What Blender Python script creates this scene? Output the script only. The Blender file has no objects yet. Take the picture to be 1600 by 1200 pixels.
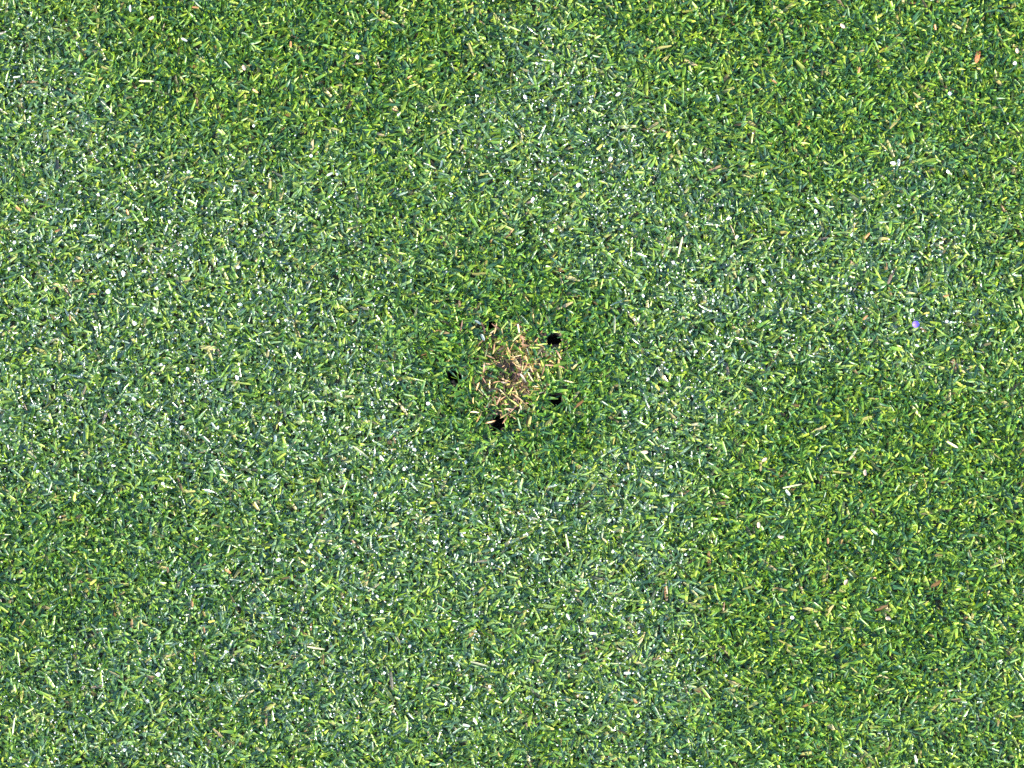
import bpy, math, random
import numpy as np

SC = bpy.context.scene
COL = SC.collection
rng = np.random.default_rng(7)
random.seed(7)
R = math.radians

# ------------------------------------------------------------------ camera
PITCH = R(6.0)            # camera leans a little forward from straight down
DIST = 1.30
FOCAL, SENSOR = 130.0, 36.0
cam_d = bpy.data.cameras.new('camera')
cam_d.lens, cam_d.sensor_width = FOCAL, SENSOR
cam_d.clip_start, cam_d.clip_end = 0.01, 200
cam = bpy.data.objects.new('camera', cam_d)
COL.objects.link(cam)
CAM = (0.0, -DIST * math.sin(PITCH), DIST * math.cos(PITCH))
cam.location = CAM
cam.rotation_euler = (PITCH, 0, 0)
SC.camera = cam

# ------------------------------------------------------------------ light
SUN_EL, SUN_AZ = R(26), R(197)      # low morning sun; azimuth measured from +x, it stands left of the picture
sdir = (math.cos(SUN_EL) * math.cos(SUN_AZ), math.cos(SUN_EL) * math.sin(SUN_AZ), math.sin(SUN_EL))
w = bpy.data.worlds.new('World')
SC.world = w
w.use_nodes = True
nt = w.node_tree
sky = nt.nodes.new('ShaderNodeTexSky')
sky.sky_type = 'NISHITA'
sky.sun_disc = False
sky.sun_elevation = SUN_EL
sky.sun_rotation = math.pi / 2 - SUN_AZ
bg = nt.nodes['Background']
bg.inputs[1].default_value = 0.15
nt.links.new(sky.outputs[0], bg.inputs[0])
sl = bpy.data.lights.new('sun', 'SUN')
sl.energy = 3.6
sl.angle = R(0.53)
sl.color = (1.0, 0.93, 0.80)
so = bpy.data.objects.new('sun', sl)
COL.objects.link(so)
from mathutils import Vector
so.rotation_euler = Vector(sdir).to_track_quat('Z', 'Y').to_euler()
so.location = (-1, -0.3, 1)
SC.view_settings.view_transform = 'Standard'
SC.view_settings.look = 'None'
SC.view_settings.gamma = 1
SC.view_settings.exposure = 2.1
SC.cycles.use_denoising = False
SC.cycles.max_bounces = 4
SC.cycles.transparent_max_bounces = 6

# ------------------------------------------------------------------ helpers
def px(u, v, z=0.0):
    """ground point under pixel (u, v) of the 1600x1200 photograph, at height z"""
    k = SENSOR / FOCAL / 1600.0
    dx, dy = (u - 800) * k, (600 - v) * k
    c, s = math.cos(PITCH), math.sin(PITCH)
    d = (dx, dy * c + s, dy * s - c)
    t = (z - CAM[2]) / d[2]
    return CAM[0] + d[0] * t, CAM[1] + d[1] * t
MM = 0.001
PXM = 0.36 / 1600.0

def to_px(x, y):
    # near enough for maps that are laid on the ground
    return 800 + x / PXM, 600 - y / PXM

def tag(o, label=None, cat=None, group=None, kind=None):
    if label: o['label'] = label
    if cat: o['category'] = cat
    if group: o['group'] = group
    if kind: o['kind'] = kind
    return o

def link(name, mesh, parent=None):
    o = bpy.data.objects.new(name, mesh)
    COL.objects.link(o)
    if parent is not None: o.parent = parent
    return o

def mesh_np(name, verts, faces, mat, cols=None, smooth=True):
    """verts (N,3), faces (M,4) or (M,3) index arrays"""
    m = bpy.data.meshes.new(name)
    k = faces.shape[1]
    m.vertices.add(len(verts))
    m.vertices.foreach_set('co', np.ascontiguousarray(verts, dtype=np.float32).ravel())
    m.loops.add(faces.size)
    m.loops.foreach_set('vertex_index', np.ascontiguousarray(faces, dtype=np.int32).ravel())
    m.polygons.add(len(faces))
    m.polygons.foreach_set('loop_start', np.arange(0, faces.size, k, dtype=np.int32))
    m.polygons.foreach_set('loop_total', np.full(len(faces), k, dtype=np.int32))
    if cols is not None:
        a = m.attributes.new('blade', 'FLOAT_COLOR', 'POINT')
        a.data.foreach_set('color', np.ascontiguousarray(cols, dtype=np.float32).ravel())
    m.update(calc_edges=True)
    m.polygons.foreach_set('use_smooth', np.full(len(faces), smooth, dtype=bool))
    m.materials.append(mat)
    m.validate()
    return m

def vnoise(x, y, seed, cell):
    """smooth value noise on arrays"""
    g = np.random.default_rng(seed).random((128, 128))
    fx, fy = x / cell + 37.3, y / cell + 51.7
    ix, iy = np.floor(fx).astype(int), np.floor(fy).astype(int)
    tx, ty = fx - ix, fy - iy
    tx, ty = tx * tx * (3 - 2 * tx), ty * ty * (3 - 2 * ty)
    a = g[ix % 128, iy % 128]; b = g[(ix + 1) % 128, iy % 128]
    c = g[ix % 128, (iy + 1) % 128]; d = g[(ix + 1) % 128, (iy + 1) % 128]
    return (a * (1 - tx) + b * tx) * (1 - ty) + (c * (1 - tx) + d * tx) * ty

# ------------------------------------------------------------------ materials
def new_mat(name):
    m = bpy.data.materials.new(name)
    m.use_nodes = True
    n = m.node_tree
    return m, n, n.nodes['Principled BSDF'], n.nodes['Material Output']

def N(n, t, **kw):
    x = n.nodes.new(t)
    for k, v in kw.items(): setattr(x, k, v)
    return x

def math_node(n, op, a, b=None, clamp=False):
    x = N(n, 'ShaderNodeMath', operation=op, use_clamp=clamp)
    for i, v in enumerate((a, b)):
        if v is None: continue
        if hasattr(v, 'links'): n.links.new(v, x.inputs[i])
        else: x.inputs[i].default_value = v
    return x.outputs[0]

def mix_col(n, f, a, b):
    x = N(n, 'ShaderNodeMix', data_type='RGBA')
    for i, v in ((0, f), (6, a), (7, b)):
        if hasattr(v, 'links'): n.links.new(v, x.inputs[i])
        elif isinstance(v, tuple): x.inputs[i].default_value = (*v, 1)
        else: x.inputs[i].default_value = v
    return x.outputs[2]

def ramp(n, f, stops, interp='LINEAR'):
    x = N(n, 'ShaderNodeValToRGB')
    x.color_ramp.interpolation = interp
    e = x.color_ramp.elements
    while len(e) < len(stops): e.new(0.5)
    for el, (p, c) in zip(e, stops):
        el.position = p; el.color = (*c, 1)
    n.links.new(f, x.inputs[0])
    return x.outputs[0]

def grass_material():
    """blade attribute: R tint 0-1, G dew, B dead (0 green .. 1 straw), A position along the blade"""
    m, n, p, out = new_mat('grass_blade')
    at = N(n, 'ShaderNodeAttribute', attribute_name='blade')
    sep = N(n, 'ShaderNodeSeparateColor')
    n.links.new(at.outputs['Color'], sep.inputs[0])
    oi = N(n, 'ShaderNodeObjectInfo')
    tint = math_node(n, 'FRACT', math_node(n, 'ADD', sep.outputs[0], oi.outputs['Random']))
    dew, dead, t = sep.outputs[1], sep.outputs[2], at.outputs['Alpha']
    green = ramp(n, tint, [(0.0, (0.024, 0.088, 0.044)), (0.3, (0.028, 0.112, 0.042)), (0.55, (0.038, 0.135, 0.030)),
                           (0.8, (0.100, 0.235, 0.020)), (1.0, (0.210, 0.300, 0.030))])
    straw = ramp(n, tint, [(0.0, (0.13, 0.065, 0.030)), (0.25, (0.32, 0.16, 0.05)), (0.5, (0.42, 0.30, 0.08)), (0.75, (0.40, 0.34, 0.10)), (1.0, (0.50, 0.38, 0.22))])
    c = mix_col(n, dead, green, straw)
    # mown end: paler cut edge plus painted sunlit yellow-green; pale sheath at the base
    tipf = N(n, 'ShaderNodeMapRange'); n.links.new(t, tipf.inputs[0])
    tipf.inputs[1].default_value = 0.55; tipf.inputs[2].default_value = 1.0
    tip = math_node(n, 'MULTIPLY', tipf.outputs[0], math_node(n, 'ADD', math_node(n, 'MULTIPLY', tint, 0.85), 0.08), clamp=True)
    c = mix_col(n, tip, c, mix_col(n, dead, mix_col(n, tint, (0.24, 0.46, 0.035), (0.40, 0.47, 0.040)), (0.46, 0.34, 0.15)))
    bas = N(n, 'ShaderNodeMapRange'); n.links.new(t, bas.inputs[0])
    bas.inputs[1].default_value = 0.25; bas.inputs[2].default_value = 0.0
    c = mix_col(n, math_node(n, 'MULTIPLY', bas.outputs[0], 0.35), c, (0.16, 0.17, 0.06))
    # film of fine dew beads: pale scatter and a bright rough coat
    geo = N(n, 'ShaderNodeNewGeometry')
    vor = N(n, 'ShaderNodeTexVoronoi'); vor.inputs['Scale'].default_value = 3200
    n.links.new(geo.outputs['Position'], vor.inputs['Vector'])
    bead = N(n, 'ShaderNodeMapRange'); n.links.new(vor.outputs['Distance'], bead.inputs[0])
    bead.inputs[1].default_value = 0.45; bead.inputs[2].default_value = 0.10
    dewf = math_node(n, 'MULTIPLY', dew, math_node(n, 'ADD', math_node(n, 'MULTIPLY', bead.outputs[0], 0.42), 0.06), clamp=True)
    c = mix_col(n, dewf, c, (0.62, 0.70, 0.70))
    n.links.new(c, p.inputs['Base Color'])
    n.links.new(math_node(n, 'SUBTRACT', 0.42, math_node(n, 'MULTIPLY', dew, 0.10)), p.inputs['Roughness'])
    p.inputs['Specular IOR Level'].default_value = 0.5
    n.links.new(math_node(n, 'MULTIPLY', dew, 0.9, clamp=True), p.inputs['Coat Weight'])
    p.inputs['Coat Roughness'].default_value = 0.15
    p.inputs['Coat IOR'].default_value = 1.4
    bump = N(n, 'ShaderNodeBump'); bump.inputs['Strength'].default_value = 0.35; bump.inputs['Distance'].default_value = 0.0001
    n.links.new(math_node(n, 'MULTIPLY', bead.outputs[0], dew), bump.inputs['Height'])
    n.links.new(bump.outputs[0], p.inputs['Normal'])
    tr = N(n, 'ShaderNodeBsdfTranslucent')
    hs = N(n, 'ShaderNodeHueSaturation'); hs.inputs['Saturation'].default_value = 1.15; hs.inputs['Value'].default_value = 1.5
    n.links.new(c, hs.inputs['Color'])
    n.links.new(mix_col(n, 0.35, hs.outputs[0], (0.30, 0.42, 0.03)), tr.inputs[0])
    mx = N(n, 'ShaderNodeMixShader'); mx.inputs[0].default_value = 0.30
    n.links.new(p.outputs[0], mx.inputs[1]); n.links.new(tr.outputs[0], mx.inputs[2])
    n.links.new(mx.outputs[0], out.inputs[0])
    return m

def soil_material(name, a, b, scale=900):
    m, n, p, out = new_mat(name)
    geo = N(n, 'ShaderNodeNewGeometry')
    no = N(n, 'ShaderNodeTexNoise'); no.inputs['Scale'].default_value = scale; no.inputs['Detail'].default_value = 5
    n.links.new(geo.outputs['Position'], no.inputs['Vector'])
    n.links.new(ramp(n, no.outputs[0], [(0.3, a), (0.7, b)]), p.inputs['Base Color'])
    p.inputs['Roughness'].default_value = 0.85
    bump = N(n, 'ShaderNodeBump'); bump.inputs['Strength'].default_value = 0.8; bump.inputs['Distance'].default_value = 0.0006
    n.links.new(no.outputs[0], bump.inputs['Height']); n.links.new(bump.outputs[0], p.inputs['Normal'])
    return m

def ground_material():
    m = soil_material('thatch_ground', (0.030, 0.026, 0.014), (0.085, 0.075, 0.035), 700)
    n = m.node_tree; p = n.nodes['Principled BSDF']
    src = p.inputs['Base Color'].links[0].from_socket
    geo = N(n, 'ShaderNodeNewGeometry')
    ln = N(n, 'ShaderNodeVectorMath', operation='LENGTH'); n.links.new(geo.outputs['Position'], ln.inputs[0])
    mr = N(n, 'ShaderNodeMapRange'); n.links.new(ln.outputs['Value'], mr.inputs[0])
    mr.inputs[1].default_value = 1.4; mr.inputs[2].default_value = 1.8      # beyond the built blades the sheet is turf-coloured
    no = N(n, 'ShaderNodeTexNoise'); no.inputs['Scale'].default_value = 300; no.inputs['Detail'].default_value = 6
    n.links.new(geo.outputs['Position'], no.inputs['Vector'])
    turf = ramp(n, no.outputs[0], [(0.3, (0.02, 0.06, 0.015)), (0.55, (0.05, 0.13, 0.025)), (0.75, (0.12, 0.2, 0.04))])
    n.links.new(mix_col(n, mr.outputs[0], src, turf), p.inputs['Base Color'])
    return m

def drop_material(name, col, rough):
    m, n, p, out = new_mat(name)
    p.inputs['Base Color'].default_value = (*col, 1)
    p.inputs['Roughness'].default_value = rough
    p.inputs['IOR'].default_value = 1.33
    p.inputs['Transmission Weight'].default_value = 0.55
    p.inputs['Specular IOR Level'].default_value = 0.9
    return m

def plain_leaf(name, a, b, rough=0.5):
    m, n, p, out = new_mat(name)
    geo = N(n, 'ShaderNodeNewGeometry')
    no = N(n, 'ShaderNodeTexNoise'); no.inputs['Scale'].default_value = 1500
    n.links.new(geo.outputs['Position'], no.inputs['Vector'])
    c = ramp(n, no.outputs[0], [(0.35, a), (0.65, b)])
    n.links.new(c, p.inputs['Base Color'])
    p.inputs['Roughness'].default_value = rough
    tr = N(n, 'ShaderNodeBsdfTranslucent'); n.links.new(c, tr.inputs[0])
    mx = N(n, 'ShaderNodeMixShader'); mx.inputs[0].default_value = 0.2
    n.links.new(p.outputs[0], mx.inputs[1]); n.links.new(tr.outputs[0], mx.inputs[2])
    n.links.new(mx.outputs[0], out.inputs[0])
    return m

M_GRASS = grass_material()
M_GROUND = ground_material()
M_SOIL = soil_material('bare_soil', (0.080, 0.042, 0.032), (0.230, 0.135, 0.105))
M_HOLE = soil_material('hole_soil', (0.020, 0.014, 0.010), (0.065, 0.045, 0.030))
M_DROP = drop_material('dew_white_glint', (1.0, 0.98, 0.96), 0.12)  # milky white body colour paints the sun glint into the drops
def stub_material():
    m, n, p, out = new_mat('dead_stubble')
    oi = N(n, 'ShaderNodeObjectInfo')
    c = ramp(n, oi.outputs['Random'], [(0.0, (0.12, 0.065, 0.045)), (0.2, (0.26, 0.13, 0.075)), (0.45, (0.36, 0.19, 0.095)), (0.60, (0.42, 0.29, 0.11)), (0.75, (0.20, 0.30, 0.04)), (0.9, (0.26, 0.34, 0.05)), (1.0, (0.58, 0.43, 0.32))])
    n.links.new(c, p.inputs['Base Color']); p.inputs['Roughness'].default_value = 0.55
    return m
M_STUB = stub_material()
M_VIOLET = drop_material('dew_violet_glint', (0.30, 0.20, 1.0), 0.08)  # refracted violet sparkle painted in as a tint of the drop

# ------------------------------------------------------------------ layout of the mark, its holes and the dew
MARK = px(803, 580)
MARK_RX, MARK_RY = 14.5 * MM, 17 * MM
HOLES = [  # pixel, radius in mm
    ((770, 507), 1.9), ((866, 531), 2.5), ((712, 588), 2.6), ((870, 627), 2.3), ((779, 661), 2.7)]
HXY = [(px(*p), r * MM) for p, r in HOLES]

DEW = [(100, 350, 330, 1.0), (300, 600, 300, .95), (60, 620, 260, .8), (480, 330, 230, .7), (860, 180, 200, .9), (960, 300, 200, .9),
       (1080, 480, 190, .9), (1280, 430, 240, .8), (1480, 540, 190, .8), (1480, 330, 210, .7), (650, 760, 230, .95), (900, 790, 190, .95),
       (950, 900, 190, .8), (1000, 1050, 210, .8), (500, 960, 230, .7), (300, 1100, 260, .7), (1060, 680, 120, .8), (1590, 1010, 140, .6),
       (40, 90, 160, .6), (1420, 1150, 140, .4), (60, 1150, 200, .5), (700, 1120, 200, .7), (560, 560, 180, .6),
       (350, 70, 210, -.9), (560, 40, 160, -.6), (1350, 90, 260, -1.0), (1400, 800, 270, -1.3), (1230, 950, 170, -.8),
       (200, 830, 150, -.4)]
def dew_map(x, y):
    u, v = to_px(x, y)
    s = np.zeros_like(u) + 0.10
    for a, b, r, k in DEW:
        s = s + k * np.exp(-((u - a) ** 2 + (v - b) ** 2) / (r * r) * 1.6)
    s = s + (vnoise(x, y, 3, 0.018) - 0.5) * 0.5 + (vnoise(x, y, 4, 0.006) - 0.5) * 0.35
    rad = np.hypot((u - 815) / 1.08, v - 575) + (vnoise(x, y, 14, 0.012) - 0.5) * 60
    k = np.clip((rad - 130) / 75, 0, 1)
    return np.clip(s, 0.02, 1.25) * (0.05 + 0.95 * k * k * (3 - 2 * k))
WARM = [(1350, 60, 300, .9), (170, 900, 300, 1.6), (450, 60, 240, .5), (945, 590, 130, 1.4), (720, 600, 130, .8), (820, 480, 120, .8), (850, 690, 120, .8), (1300, 860, 260, .5), (700, 480, 150, .3), (300, 1000, 260, .4)]
def warm_map(x, y):
    u, v = to_px(x, y)
    s = np.zeros_like(u)
    for a, b, r, k in WARM:
        s = s + k * np.exp(-((u - a) ** 2 + (v - b) ** 2) / (r * r) * 1.6)
    rad = np.hypot((u - 815) / 1.08, v - 575) + (vnoise(x, y, 15, 0.012) - 0.5) * 50
    s = s + 0.9 * np.exp(-((rad - 135) / 50) ** 2)      # yellower tint ringing the mark
    return np.clip(s + (vnoise(x, y, 8, 0.022) - 0.5) * 0.7 + (vnoise(x, y, 9, 0.005) - 0.5) * 0.5, -0.5, 1.3)

def mark_d(x, y):
    """1 at the edge of the mark, 0 in its middle; wobbly outline"""
    dx, dy = x - MARK[0], y - MARK[1]
    a = np.arctan2(dy, dx)
    wob = 1 + 0.16 * np.sin(3 * a + 0.6) + 0.12 * np.sin(5 * a + 2.0)
    return np.sqrt((dx / MARK_RX) ** 2 + (dy / MARK_RY) ** 2) / wob
def ground_z(x, y):
    z = (vnoise(x, y, 11, 0.012) - 0.5) * 0.0010 + (vnoise(x, y, 12, 0.003) - 0.5) * 0.0005
    d = mark_d(x, y)
    z = z - 0.0022 * np.exp(-(d / 0.75) ** 2) + 0.0008 * np.exp(-((d - 1.15) / 0.3) ** 2)
    return z * np.exp(-((x / 0.5) ** 2 + (y / 0.5) ** 2) ** 2)

# ------------------------------------------------------------------ ground: one sheet, fine at the mark, out to the horizon
def axis(c):
    fine = c + np.arange(-0.030, 0.0301, 0.0006)
    out, s = [], 0.0006
    v = 0.030
    while v < 60:
        s *= 1.16; v += s; out.append(v)
    out = np.array(out)
    return np.concatenate([c - out[::-1], fine, c + out])
gx, gy = axis(MARK[0]), axis(MARK[1])
GX, GY = np.meshgrid(gx, gy, indexing='ij')
GZ = ground_z(GX, GY)
for (hx, hy), r in HXY:
    d = np.hypot(GX - hx, GY - hy) / r
    GZ = GZ - 0.014 * np.clip((1.55 - d) / 0.25, 0, 1)
nx, ny = len(gx), len(gy)
idx = np.arange(nx * ny).reshape(nx, ny)
gf = np.stack([idx[:-1, :-1], idx[1:, :-1], idx[1:, 1:], idx[:-1, 1:]], -1).reshape(-1, 4)
ground = link('ground', mesh_np('ground', np.stack([GX, GY, GZ], -1).reshape(-1, 3), gf, M_GROUND))
tag(ground, 'mown putting green turf over dark thatchy soil', 'ground', kind='structure')

# ------------------------------------------------------------------ blades
def blades(bx, by, bz, az, lean, bend, length, width, tint, dew, dead, roll, seg=3, blunt=0.8):
    """vectorised mown blades: a folded strip of seg+1 cross-sections of three points; returns verts, faces, attribute"""
    n = len(bx)
    px_, py_, pz_ = bx.copy(), by.copy(), bz.copy()
    V = np.empty((n, seg + 1, 3, 3)); C = np.empty((n, seg + 1, 3, 4))
    prof = np.interp(np.linspace(0, 1, seg + 1), [0, 0.35, 0.8, 1], [0.62, 1.0, 0.95, 0.62])
    for k in range(seg + 1):
        f = k / seg
        th = lean + bend * f
        th = np.minimum(th, 1.75)
        dx, dy, dz = np.sin(th) * np.cos(az), np.sin(th) * np.sin(az), np.cos(th)
        if k:
            px_ = px_ + dx * length / seg; py_ = py_ + dy * length / seg
            pz_ = np.maximum(pz_ + dz * length / seg, bz - 0.0002)
        sx0, sy0 = -np.sin(az), np.cos(az)
        nx_, ny_, nz_ = -np.cos(th) * np.cos(az), -np.cos(th) * np.sin(az), np.sin(th)   # upper-face normal
        r = roll * (0.5 + f)
        sx = sx0 * np.cos(r) + nx_ * np.sin(r); sy = sy0 * np.cos(r) + ny_ * np.sin(r); sz = nz_ * np.sin(r)
        mx_ = nx_ * np.cos(r) - sx0 * np.sin(r); my_ = ny_ * np.cos(r) - sy0 * np.sin(r); mz_ = nz_ * np.cos(r)
        hw = width * 0.5 * (prof[k] if k < seg else blunt)
        hw = np.broadcast_to(hw, (n,))
        fold = hw * 0.38
        for j, sgn in enumerate((-1, 0, 1)):
            lift = fold if sgn else 0
            V[:, k, j, 0] = px_ + sx * hw * sgn + mx_ * lift
            V[:, k, j, 1] = py_ + sy * hw * sgn + my_ * lift
            V[:, k, j, 2] = pz_ + sz * hw * sgn + mz_ * lift
        C[:, k, :, 0] = tint[:, None]; C[:, k, :, 1] = dew[:, None]; C[:, k, :, 2] = dead[:, None]; C[:, k, :, 3] = f
    b = np.array([[k * 3 + j, k * 3 + j + 1, (k + 1) * 3 + j + 1, (k + 1) * 3 + j] for k in range(seg) for j in range(2)])
    F = (b[None] + (np.arange(n) * (seg + 1) * 3)[:, None, None]).reshape(-1, 4)
    return V.reshape(-1, 3), F, C.reshape(-1, 4), V[:, -1, 1], V[:, 1:, 1]

def scatter(x0, x1, y0, y1, density, rg):
    """evenly spread, jittered points"""
    st = density ** -0.5
    gx_, gy_ = np.meshgrid(np.arange(x0, x1, st), np.arange(y0, y1, st), indexing='ij')
    return gx_.ravel() + rg.uniform(0, 1.15, gx_.size) * st, gy_.ravel() + rg.uniform(0, 1.15, gx_.size) * st

def carpet(x0, x1, y0, y1, density, rg, real=True):
    """the low mat of leaves lying flat under the mown tips"""
    bx, by = scatter(x0, x1, y0, y1, density, rg)
    n = len(bx)
    az = rg.uniform(0, 2 * math.pi, n)
    lean, bend = rg.uniform(1.36, 1.55, n), rg.uniform(-0.05, 0.12, n)
    length, width = rg.uniform(0.0040, 0.0072, n), rg.uniform(0.0008, 0.0014, n)
    bz = rg.uniform(0.0, 0.0012, n)
    tint = rg.beta(1.3, 4.0, n)
    dead = (rg.random(n) < 0.10) * rg.uniform(0.3, 1, n)
    roll = rg.normal(0, 0.35, n)
    if real:
        dew = dew_map(bx, by) * np.where(rg.random(n) < 0.35, rg.uniform(0.5, 1.2, n), rg.uniform(0, 0.3, n))
        bz = bz + ground_z(bx, by)
        d = mark_d(bx, by)
        keep = rg.random(n) < np.clip((d - 0.35) / 0.6, 0.02, 1)
        dead = np.maximum(dead, (rg.random(n) < np.clip(1.2 - d, 0, 1) * 0.6) * rg.uniform(0.4, 1, n))
        for (hx, hy), r in HXY:
            for ff in (0, 0.5, 0.95):
                keep &= np.hypot(bx + np.cos(az) * length * ff - hx, by + np.sin(az) * length * ff - hy) > r * 1.0
        bx, by, bz, az, lean, bend, length, width, tint, dew, dead, roll = [q[keep] for q in (bx, by, bz, az, lean, bend, length, width, tint, dew, dead, roll)]
    else:
        dew = rg.uniform(0, 0.5, n)
    return blades(bx, by, bz, az, lean, bend, length, width, tint, dew, dead, roll, seg=2, blunt=rg.uniform(0.3, 0.7, len(bx)))[:3]

def sward(x0, x1, y0, y1, density, rg, real=True):
    """tufts of blades over a rectangle: lying leaves below, upright mown leaves above"""
    area = (x1 - x0) * (y1 - y0)
    tx, ty = scatter(x0, x1, y0, y1, density / 4, rg)
    nt_ = len(tx)
    cnt = rg.integers(2, 7, nt_)
    ti = np.repeat(np.arange(nt_), cnt)
    n = len(ti)
    taz = rg.uniform(0, 2 * math.pi, nt_)
    spread = rg.uniform(0.5, 2.2, nt_)
    upr = rg.random(nt_)
    bx = tx[ti] + rg.normal(0, 0.0006, n); by = ty[ti] + rg.normal(0, 0.0006, n)
    az = taz[ti] + rg.normal(0, 1, n) * spread[ti]
    up = (upr[ti] * 0.5 + rg.random(n) * 0.5) > 0.40
    lean = np.where(up, np.abs(rg.normal(0.30, 0.24, n)), rg.uniform(1.08, 1.42, n))
    bend = np.where(up, rg.normal(0.50, 0.55, n), rg.uniform(-0.1, 0.45, n))
    length = np.where(up, rg.normal(0.0039, 0.0006, n), rg.uniform(0.0032, 0.0060, n))
    width = np.where(up, rg.uniform(0.00055, 0.0010, n), rg.uniform(0.0005, 0.00095, n))
    bz = np.where(up, 0.0, rg.uniform(0.0, 0.0014, n))
    tint = np.where(up, rg.beta(2.0, 1.6, n), rg.beta(1.4, 3.4, n))
    length = length * rg.uniform(0.80, 1.14, nt_)[ti]
    tint = np.clip(tint + rg.normal(0, 0.12, nt_)[ti], 0, 0.995)
    dead = (rg.random(n) < 0.045).astype(float) * rg.uniform(0.2, 0.95, n)
    length = np.where(dead > 0, length * 0.72, length)
    roll = rg.normal(0, 0.6, n)
    if real:
        dew = dew_map(bx, by)
        wm = warm_map(bx, by)
        tint = np.clip(tint + wm * 0.28, 0, 0.995)
        bz = bz + ground_z(bx, by)
        d = mark_d(bx, by)
        keep = np.ones(n, bool)
        keep &= rg.random(n) < np.clip((d - 0.10) / 0.60, 0.08, 1)
        for (hx, hy), r in HXY:
            keep &= np.hypot(bx - hx, by - hy) > r * rg.uniform(0.9, 1.15, n)
            over = rg.random(n) < 0.30
            for ff in (0.5, 0.95):       # few leaves hang over the opening
                ex, ey = bx + np.cos(az) * length * ff * np.sin(np.minimum(lean + bend * 0.6, 1.5)), by + np.sin(az) * length * ff * np.sin(np.minimum(lean + bend * 0.6, 1.5))
                keep &= (np.hypot(ex - hx, ey - hy) > r * 0.8) | over
        near = np.clip(1.25 - d, 0, 1)
        dead = np.maximum(dead, (rg.random(n) < near * 0.42) * rg.uniform(0.25, 1, n))
        length = length * (1 - 0.25 * np.clip(1.0 - d, 0, 1))
        s = keep
        bx, by, bz, az, lean, bend, length, width, tint, dew, dead, roll, up = [q[s] for q in (bx, by, bz, az, lean, bend, length, width, tint, dew, dead, roll, up)]
    else:
        dew = np.clip(rg.normal(0.45, 0.15, n), 0, 1)
    dew = dew * np.where(rg.random(len(dew)) < 0.42, rg.uniform(0.6, 1.35, len(dew)), rg.uniform(0.0, 0.25, len(dew))) * np.where(rg.random(len(dew)) < 0.12, 2.4, 1)
    tint = np.clip(tint, 0, 0.995)
    return blades(bx, by, bz, az, lean, bend, length, width, tint, dew, dead, roll, seg=3, blunt=rg.uniform(0.08, 0.5, len(bx))) + (up, dew, dead)

TILE = 0.142
TILE_Y = 0.106
HALF, HALF_Y = TILE * 1.5, TILE_Y * 1.5
V, F, C, TIPS, SPINE, UP, DEWV, DEADV = sward(-HALF, HALF, -HALF_Y, HALF_Y, 860000, rng)
def join(a, b):
    # quads of both strips in one mesh
    return np.concatenate([a[0], b[0]]), np.concatenate([a[1], b[1] + len(a[0])]), np.concatenate([a[2], b[2]])
V, F, C = join((V, F, C), carpet(-HALF, HALF, -HALF_Y, HALF_Y, 430000, rng))
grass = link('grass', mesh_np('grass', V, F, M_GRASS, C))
tag(grass, 'short mown green grass covering the putting green', 'grass', kind='stuff')

# the green goes on outside the picture: a tile of the same sward repeated around (the object's own mesh is the tile)
r21 = np.random.default_rng(21)
tv, tf, tc = join(sward(-TILE / 2, TILE / 2, -TILE_Y / 2, TILE_Y / 2, 860000, r21, real=False)[:3], carpet(-TILE / 2, TILE / 2, -TILE_Y / 2, TILE_Y / 2, 430000, r21, real=False))
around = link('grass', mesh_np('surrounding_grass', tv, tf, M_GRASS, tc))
tag(around, 'mown green grass of the green going on all around', 'grass', kind='stuff')
ng = bpy.data.node_groups.new('repeat_tile', 'GeometryNodeTree')
ng.interface.new_socket('Geometry', in_out='INPUT', socket_type='NodeSocketGeometry')
ng.interface.new_socket('Geometry', in_out='OUTPUT', socket_type='NodeSocketGeometry')
gi, go = ng.nodes.new('NodeGroupInput'), ng.nodes.new('NodeGroupOutput')
gr = ng.nodes.new('GeometryNodeMeshGrid')
K = 21
gr.inputs['Size X'].default_value = TILE * (K - 1)
gr.inputs['Size Y'].default_value = TILE_Y * (K + 5)
gr.inputs['Vertices X'].default_value = K
gr.inputs['Vertices Y'].default_value = K + 6
pos = ng.nodes.new('GeometryNodeInputPosition')
sx = ng.nodes.new('ShaderNodeSeparateXYZ'); ng.links.new(pos.outputs[0], sx.inputs[0])
def gm(op, a, b=None):
    x = ng.nodes.new('ShaderNodeMath'); x.operation = op
    for i, v in enumerate((a, b)):
        if v is None: continue
        if hasattr(v, 'links'): ng.links.new(v, x.inputs[i])
        else: x.inputs[i].default_value = v
    return x.outputs[0]
inside = gm('LESS_THAN', gm('MAXIMUM', gm('ABSOLUTE', sx.outputs[0]), gm('MULTIPLY', gm('ABSOLUTE', sx.outputs[1]), TILE / TILE_Y)), TILE * 1.4)
de = ng.nodes.new('GeometryNodeDeleteGeometry'); ng.links.new(gr.outputs['Mesh'], de.inputs[0]); ng.links.new(inside, de.inputs['Selection'])
rv = ng.nodes.new('FunctionNodeRandomValue'); rv.data_type = 'INT'
rv.inputs[4].default_value = 0; rv.inputs[5].default_value = 1
cx = ng.nodes.new('ShaderNodeCombineXYZ'); ng.links.new(gm('MULTIPLY', rv.outputs[2], math.pi), cx.inputs[2])
ip = ng.nodes.new('GeometryNodeInstanceOnPoints')
ng.links.new(de.outputs[0], ip.inputs['Points']); ng.links.new(gi.outputs[0], ip.inputs['Instance']); ng.links.new(cx.outputs[0], ip.inputs['Rotation'])
ng.links.new(ip.outputs[0], go.inputs[0])
md = around.modifiers.new('repeat', 'NODES'); md.node_group = ng

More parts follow.
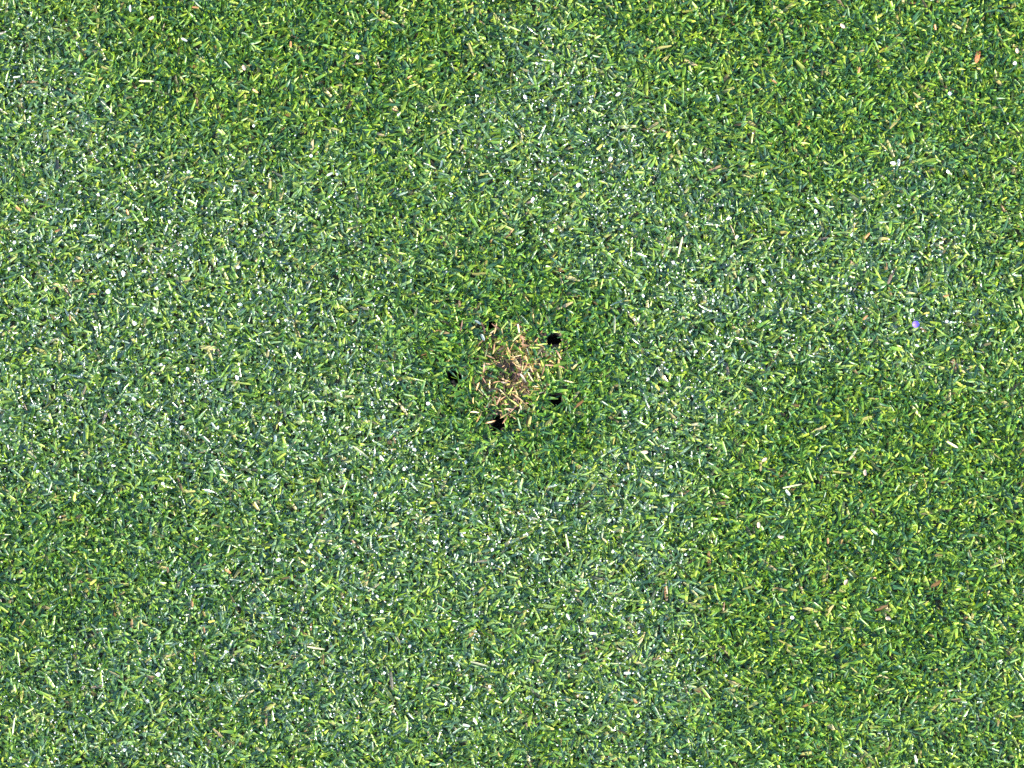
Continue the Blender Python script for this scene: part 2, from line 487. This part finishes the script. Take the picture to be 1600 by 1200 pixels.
# ------------------------------------------------------------------ the longest leaves, each its own part of the ground
def one_blade(rg, L, W, lean, bend, roll, dew, dead, tint=0.0, seg=5, mat=M_GRASS, name='grass_blade', blunt=0.35):
    a = lambda v: np.array([float(v)])
    v, f, c, *_ = blades(a(0), a(0), a(0), a(0), a(lean), a(bend), a(L), a(W), a(tint), a(dew), a(dead), a(roll), seg=seg, blunt=blunt)
    return mesh_np(name, v, f, mat, c)
protos = []
for i in range(10):
    protos.append(one_blade(rng, rng.uniform(0.0050, 0.0072), rng.uniform(0.0007, 0.0010), rng.uniform(0.95, 1.15), rng.uniform(0.3, 0.6),
                            rng.normal(0, 0.3), 0.12 if i < 5 else 0.85, 0))
n_l = 0
while n_l < 300:
    u, v = rng.uniform(5, 1595), rng.uniform(5, 1195)
    x, y = px(u, v)
    d = float(mark_d(np.array(x), np.array(y)))
    if d < 1.5 or min(math.hypot(x - h[0], y - h[1]) / r for h, r in HXY) < 3: continue
    wet = float(dew_map(np.array(x), np.array(y))) > rng.uniform(0.3, 0.8)
    o = link('grass_blade', protos[int(rng.integers(5)) + (5 if wet else 0)], ground)
    o.location = (x, y, float(ground_z(np.array(x), np.array(y))) + 0.0003)
    o.rotation_euler = (0, 0, rng.uniform(0, 2 * math.pi))
    n_l += 1

# ------------------------------------------------------------------ the ball mark: bare soil, crumbs, dead leaves
def empty(name, loc):
    o = bpy.data.objects.new(name, None); COL.objects.link(o)
    o.location = loc; o.empty_display_size = 0.01
    return o
mz = float(ground_z(np.array(MARK[0]), np.array(MARK[1])))
mark = empty('ball_mark', (MARK[0], MARK[1], mz))
tag(mark, 'brown bare ball mark of soil and dead straw leaves among five holes', 'ball mark')
nr, na = 30, 80
sv = []
for i in range(nr + 1):
    for j in range(na):
        a = 2 * math.pi * j / na; f = i / nr
        wob = 1 + 0.16 * math.sin(3 * a + 0.6) + 0.12 * math.sin(5 * a + 2.0)
        x, y = MARK[0] + MARK_RX * 0.95 * wob * f * math.cos(a), MARK[1] + MARK_RY * 0.85 * wob * f * math.sin(a)
        sv.append((x, y))
sv = np.array(sv)
sz = ground_z(sv[:, 0], sv[:, 1]) + 0.0004 + (vnoise(sv[:, 0], sv[:, 1], 31, 0.0022) - 0.45) * 0.0012 + (vnoise(sv[:, 0], sv[:, 1], 32, 0.0008) - 0.5) * 0.0011
sz[-na:] = ground_z(sv[-na:, 0], sv[-na:, 1]) - 0.0004
SVv = np.column_stack([sv[:, 0] - MARK[0], sv[:, 1] - MARK[1], sz - mz])
sf = np.array([[i * na + j, i * na + (j + 1) % na, (i + 1) * na + (j + 1) % na, (i + 1) * na + j][::-1] for i in range(nr) for j in range(na)])[:, ::-1]
link('bare_soil', mesh_np('bare_soil', SVv, sf, M_SOIL), mark)

def ico(seed, rough, sub=2, squash=1.0):
    import bmesh
    bm = bmesh.new(); bmesh.ops.create_icosphere(bm, subdivisions=sub, radius=1)
    rg = np.random.default_rng(seed)
    for q in bm.verts:
        q.co *= 1 + rg.normal(0, rough); q.co.z *= squash
    v = np.array([q.co[:] for q in bm.verts]); f = np.array([[q.index for q in t.verts] for t in bm.faces])
    bm.free()
    return v, f
crumbs = []
for i in range(4):
    v, f = ico(40 + i, 0.16, 2, 0.75)
    crumbs.append(mesh_np('soil_crumb', v, f, M_SOIL if i < 3 else M_HOLE))
def crumb(parent, x, y, z, r, k):
    o = link('soil_crumb', crumbs[k % 4], parent)
    o.location = (x, y, z); o.scale = (r, r * 0.85, r * 0.8); o.rotation_euler = (0, 0, k * 1.7)
for k in range(90):
    a, f = rng.uniform(0, 6.283), math.sqrt(rng.random()) * 0.72
    x, y = MARK[0] + MARK_RX * f * math.cos(a), MARK[1] + MARK_RY * f * math.sin(a)
    r = rng.uniform(0.0003, 0.0008)
    crumb(mark, x - MARK[0], y - MARK[1], float(ground_z(np.array(x), np.array(y))) - mz + 0.0007, r, k)
dead_m = [one_blade(rng, rng.uniform(0.0025, 0.0050), rng.uniform(0.0003, 0.0007), rng.uniform(0.4, 1.0), rng.uniform(0.3, 1.1), rng.normal(0, 0.6), 0.03,
                    0, mat=M_STUB, name='dead_leaf', blunt=0.3) for _ in range(12)]
CL = [(785, 533, 15, 34), (832, 592, 14, 30), (765, 592, 13, 30), (800, 624, 16, 40), (786, 640, 12, 36), (750, 632, 18, 16), (838, 540, 16, 24), (806, 575, 40, 16), (860, 570, 18, 12)]
k = 0
for cu, cv, cs, cn in CL:
    for _ in range(cn):
        u_, v_ = rng.normal(cu, cs), rng.normal(cv, cs)
        x, y = px(u_, v_)
        k += 1
        if math.hypot((u_ - 809) / 1.3, v_ - 577) < 17 and k % 4: continue      # the bare core
        if min(math.hypot(x - h[0], y - h[1]) / r for h, r in HXY) < 1.5: continue
        o = link('dead_leaf', dead_m[k % 12], mark)
        o.location = (x - MARK[0], y - MARK[1], float(ground_z(np.array(x), np.array(y))) - mz + 0.0006 + rng.uniform(0, 0.0014))
        o.rotation_euler = (rng.normal(0, 0.2), rng.normal(0.0, 0.3), rng.uniform(0, 6.283))

# matted fibres of thatch under them, too fine to pick apart
nf = 380
tu, tv_ = rng.normal(802, 32, nf), rng.normal(580, 34, nf)
xy = np.array([px(a, b) for a, b in zip(tu, tv_)])
ok = (np.hypot((tu - 809) / 1.3, tv_ - 577) > 17) | (rng.random(nf) < 0.2)
for (hx, hy), r in HXY: ok &= np.hypot(xy[:, 0] - hx, xy[:, 1] - hy) > r * 1.9
xy = xy[ok]; nf = len(xy)
fv, ff, fc, *_ = blades(xy[:, 0] - MARK[0], xy[:, 1] - MARK[1], ground_z(xy[:, 0], xy[:, 1]) - mz + rng.uniform(0.0004, 0.0012, nf), rng.uniform(0, 6.283, nf), rng.uniform(1.2, 1.5, nf),
                        rng.normal(0, 0.2, nf), rng.uniform(0.002, 0.005, nf), rng.uniform(0.00018, 0.00045, nf), rng.uniform(0, 1, nf), np.zeros(nf), np.ones(nf), rng.normal(0, 0.4, nf), seg=2)
tag(link('thatch', mesh_np('thatch', fv, ff, M_GRASS, fc), mark), kind='stuff')

# ------------------------------------------------------------------ five holes punched round the mark
HL = ['dark hole in turf just outside brown mark, pale bleached scraps at its rim',
      'dark hole in turf close against the tan straw edge of the brown mark',
      'widest dark hole in turf, standing off on the sunward side of the brown mark',
      'small dark hole in dense green turf on the shaded side of the brown mark',
      'dark hole in turf beside the yellow straw tuft at the brown mark edge']
for q, ((hx, hy), r) in enumerate(HXY):
    hz = float(ground_z(np.array(hx), np.array(hy)))
    h = empty('tine_hole', (hx, hy, hz))
    tag(h, HL[q], 'hole', 'holes punched around the ball mark')
    prof = [(2.2, -0.0008), (1.8, 0.0003), (1.25, 0.0003), (1.0, -0.0006), (0.92, -0.003), (0.85, -0.006), (0.75, -0.009)]
    na = 28; vs = []
    for i, (rr, zz) in enumerate(prof):
        for j in range(na):
            a = 2 * math.pi * j / na
            k = rr * r * (1 + 0.26 * math.sin(2 * a + 1.3 * q) + 0.16 * math.sin(3 * a + 2 * q) + 0.10 * math.sin(5 * a + q) + rng.normal(0, 0.03))
            vs.append((k * math.cos(a), k * math.sin(a), zz + rng.normal(0, 0.00018)))
    fs = np.array([[(i + 1) * na + j, (i + 1) * na + (j + 1) % na, i * na + (j + 1) % na, i * na + j] for i in range(len(prof) - 1) for j in range(na)])
    link('hole_wall', mesh_np('hole_wall', np.array(vs), fs, M_HOLE), h)
    bot = np.array([[0.8 * r * math.cos(2 * math.pi * j / 16) * s, 0.8 * r * math.sin(2 * math.pi * j / 16) * s, -0.0085 - 0.0012 * (1 - s) + rng.normal(0, .0002)]
                    for s in (1.0, 0.5, 0.02) for j in range(16)])
    bf = np.array([[i * 16 + j, i * 16 + (j + 1) % 16, (i + 1) * 16 + (j + 1) % 16, (i + 1) * 16 + j] for i in range(2) for j in range(16)])
    link('hole_floor', mesh_np('hole_floor', bot, bf, M_HOLE), h)
    for k in range(6):
        a = rng.uniform(0, 6.283); rr = r * rng.uniform(1.15, 1.5)
        crumb(h, rr * math.cos(a), rr * math.sin(a), 0.0007, rng.uniform(0.0004, 0.0007), k + q)

# ------------------------------------------------------------------ loose bits lying in the turf
KINDS = {
    'orange': (plain_leaf('orange_dead_leaf', (0.30, 0.12, 0.04), (0.55, 0.30, 0.12)), 'orange brown dead leaf tip caught in the green turf', 'dead_leaf_tip', 'leaf tip', (2.2, 0.75)),
    'tan': (plain_leaf('tan_husk', (0.50, 0.33, 0.22), (0.66, 0.48, 0.36)), 'pinkish tan husk lying on the green turf', 'husk', 'husk', (2.2, 1.3)),
    'white': (plain_leaf('bleached_leaf', (0.36, 0.42, 0.30), (0.60, 0.62, 0.52), 0.3), 'bleached white leaf scrap lying flat on the turf', 'leaf_scrap', 'leaf scrap', (2.5, 0.95)),
    'yellow': (plain_leaf('yellow_leaf', (0.50, 0.42, 0.05), (0.68, 0.60, 0.14)), 'yellow withered leaf tip among green blades', 'withered_leaf', 'leaf', (2.6, 0.9)),
    'straw': (plain_leaf('pale_straw', (0.30, 0.32, 0.16), (0.50, 0.48, 0.30)), 'long pale straw clipping lying across the turf', 'grass_clipping', 'clipping', (6.0, 0.7)),
}
BITS = {
    'orange': [(109, 501), (86, 499), (200, 335), (24, 322), (94, 358), (150, 459), (1294, 849), (301, 948), (317, 979), (485, 985), (261, 886),
               (395, 139), (454, 64), (310, 11), (812, 1107), (1341, 114), (1356, 492), (1447, 519), (1483, 460), (990, 1092), (1214, 130), (1352, 372), (1462, 46), (352, 890)],
    'tan': [(1388, 966), (1322, 909), (1317, 40), (237, 28), (381, 105), (1195, 718), (1008, 706), (1186, 820), (1590, 79), (1221, 839), (1352, 738)],
    'white': [(742, 500), (752, 522), (292, 64), (740, 1122), (723, 1132), (821, 1092), (736, 1080), (1361, 828), (932, 990), (975, 1052), (1500, 895), (203, 8), (55, 723), (1228, 765), (890, 968),
              (1430, 1180), (1120, 148), (1405, 258), (600, 720), (330, 660), (470, 560), (240, 480), (520, 270), (1280, 318), (690, 250), (430, 690), (150, 400), (1050, 800)],
    'yellow': [(1371, 27), (1440, 159), (335, 970), (1453, 488), (933, 233), (1042, 213), (672, 786), (117, 770), (150, 905), (1560, 415), (1030, 610)],
    'straw': [(217, 126), (735, 1034), (1224, 762), (575, 715), (1340, 700), (480, 1010), (230, 1100), (1060, 400), (1480, 690), (960, 520)],
}
UNIQ = {('orange', 1): None}
rb = np.random.default_rng(99)
for kd, (mat, lab, nm, cat, (L, W)) in KINDS.items():
    ms = []
    for i in range(4):
        if kd == 'tan':      # a cupped husk, swollen in the middle
            v, f = ico(70 + i, 0.05, 2, 0.45)
            v = v * np.array([L / 2 * MM, W / 2 * MM, W / 2 * MM]); v[:, 2] += 0.35 * MM * (v[:, 0] / (L / 2 * MM)) ** 2
            ms.append(mesh_np(nm, v, f, mat))
        else:
            ms.append(one_blade(rb, L * MM * rb.uniform(0.8, 1.2), W * MM * rb.uniform(0.8, 1.2), 1.30, 0.45, rb.normal(0, 0.25), 0, 0, mat=mat, name=nm, blunt=0.35))
    for i, (u, v) in enumerate(BITS[kd]):
        x, y = px(u, v, 0.0040)
        o = link(nm, ms[i % 4])
        # rest on the blade tips found under it
        dd = np.hypot(TIPS[:, 0] - x, TIPS[:, 1] - y) < 0.0022
        z = np.percentile(TIPS[dd, 2], 80) if dd.any() else 0.0035
        o.location = (x, y, float(z))
        o.rotation_euler = (rb.normal(0, 0.2), rb.normal(0, 0.2), rb.uniform(0, 6.283))
        tag(o, lab, cat, nm.replace('_', ' ') + ' pieces scattered in the turf')
x, y = px(1531, 76, 0.004)
red = link('dead_stub', one_blade(rb, 0.0062, 0.0017, 0.6, 0.8, 0.2, 0, 0, mat=plain_leaf('rust_leaf', (0.38, 0.09, 0.03), (0.62, 0.26, 0.10)), name='dead_stub'))
red.location = (x, y, 0.001); red.rotation_euler = (0, 0, R(-105))
tag(red, 'upright rust red dead stub standing alone in the yellowish green turf', 'stub')

# ------------------------------------------------------------------ dew
v, f = ico(5, 0.0, 3, 0.86)
big_drop = []
for i in range(6):
    bv, bf = ico(50 + i, 0.0, 3, 0.8)
    g1, g2, g3 = np.random.default_rng(60 + i).uniform(0, 6.28, 3)
    bv = bv * (1 + 0.10 * np.sin(2.2 * bv[:, :1] + g1) + 0.10 * np.sin(2.6 * bv[:, 1:2] + g2) + 0.06 * np.sin(3 * bv[:, 2:] + g3))
    big_drop.append(mesh_np('dew_drop', bv, bf, M_DROP))
SPOT = [(960, 248), (1000, 465), (374, 475), (60, 741), (1043, 1018), (489, 857), (303, 848), (245, 1048), (1400, 252), (118, 352), (23, 378), (210, 505), (70, 452), (166, 452),
        (192, 426), (115, 425), (290, 384), (230, 337), (117, 300), (155, 303), (1272, 327), (967, 148), (1586, 103), (1243, 966), (1430, 487), (820, 150), (1106, 252), (280, 1042),
        (395, 195), (560, 95), (488, 247), (1485, 145), (480, 865), (557, 835), (375, 415), (840, 310), (905, 295), (1085, 550), (1480, 270), (1135, 345), (1280, 480)]
tips_u, tips_w = TIPS, DEWV * (TIPS[:, 2] > 0.0026) * (TIPS[:, 2] < 0.0065)
fu, fv = to_px(TIPS[:, 0], TIPS[:, 1])
tips_w = tips_w * (fu > -20) * (fu < 1620) * (fv > -20) * (fv < 1220)
rd = np.random.default_rng(17)
chosen = []
for u, v_ in SPOT:
    x, y = px(u, v_, 0.0045)
    d = np.hypot(TIPS[:, 0] - x, TIPS[:, 1] - y) - TIPS[:, 2] * 0.5
    chosen.append((int(np.argmin(d)), rd.uniform(0.5, 0.8)))
for i in rd.choice(len(TIPS), 220, replace=False, p=(tips_w ** 1.5) / (tips_w ** 1.5).sum()):
    chosen.append((int(i), rd.uniform(0.3, 0.6)))
for i, r in chosen:
    o = link('dew_drop', big_drop[i % 6])
    o.location = tuple(TIPS[i] + np.array([0, 0, r * 0.55 * MM])); o.scale = (r * MM * rd.uniform(0.9, 1.5), r * MM * rd.uniform(0.7, 1.0), r * MM); o.rotation_euler = (0, 0, rd.uniform(0, 6.28))
    tag(o, 'large dew drop resting on a blade tip, glint painted milky white', 'dew drop', 'large dew drops on the blade tips')
x, y = px(1434, 509, 0.005)
i = int(np.argmin(np.hypot(TIPS[:, 0] - x, TIPS[:, 1] - y) - TIPS[:, 2] * 0.5))
o = link('dew_drop', mesh_np('violet_drop', *ico(5, 0.0, 3, 0.86), M_VIOLET))
o.location = tuple(TIPS[i] + np.array([0, 0, 0.7 * MM])); o.scale = (1.25 * MM,) * 3
tag(o, 'single dew drop on the turf, tinted violet blue for its sparkle', 'dew drop')
# countless small beads, on tips and along the leaves
v, f = ico(5, 0.0, 1, 0.9)
sp = SPINE.reshape(-1, 3); wq = np.repeat(DEWV, SPINE.shape[1]) * (sp[:, 2] > 0.0016)
su, sv_ = to_px(sp[:, 0], sp[:, 1])
wq = wq ** 2 * (su > -150) * (su < 1750) * (sv_ > -150) * (sv_ < 1350)
pick = rd.choice(len(sp), 7000, replace=False, p=wq / wq.sum())
rr = rd.uniform(0.12, 0.36, len(pick)) * MM
bv = sp[pick][:, None, :] + v[None] * rr[:, None, None] + np.array([0, 0, 1.0]) * (rr * 0.6)[:, None, None]
bf = f[None] + (np.arange(len(pick)) * len(v))[:, None, None]
beads = link('dew', mesh_np('dew', bv.reshape(-1, 3), bf.reshape(-1, 3), M_DROP))
tag(beads, 'fine dew beads clinging to the grass blades', 'dew', kind='stuff')
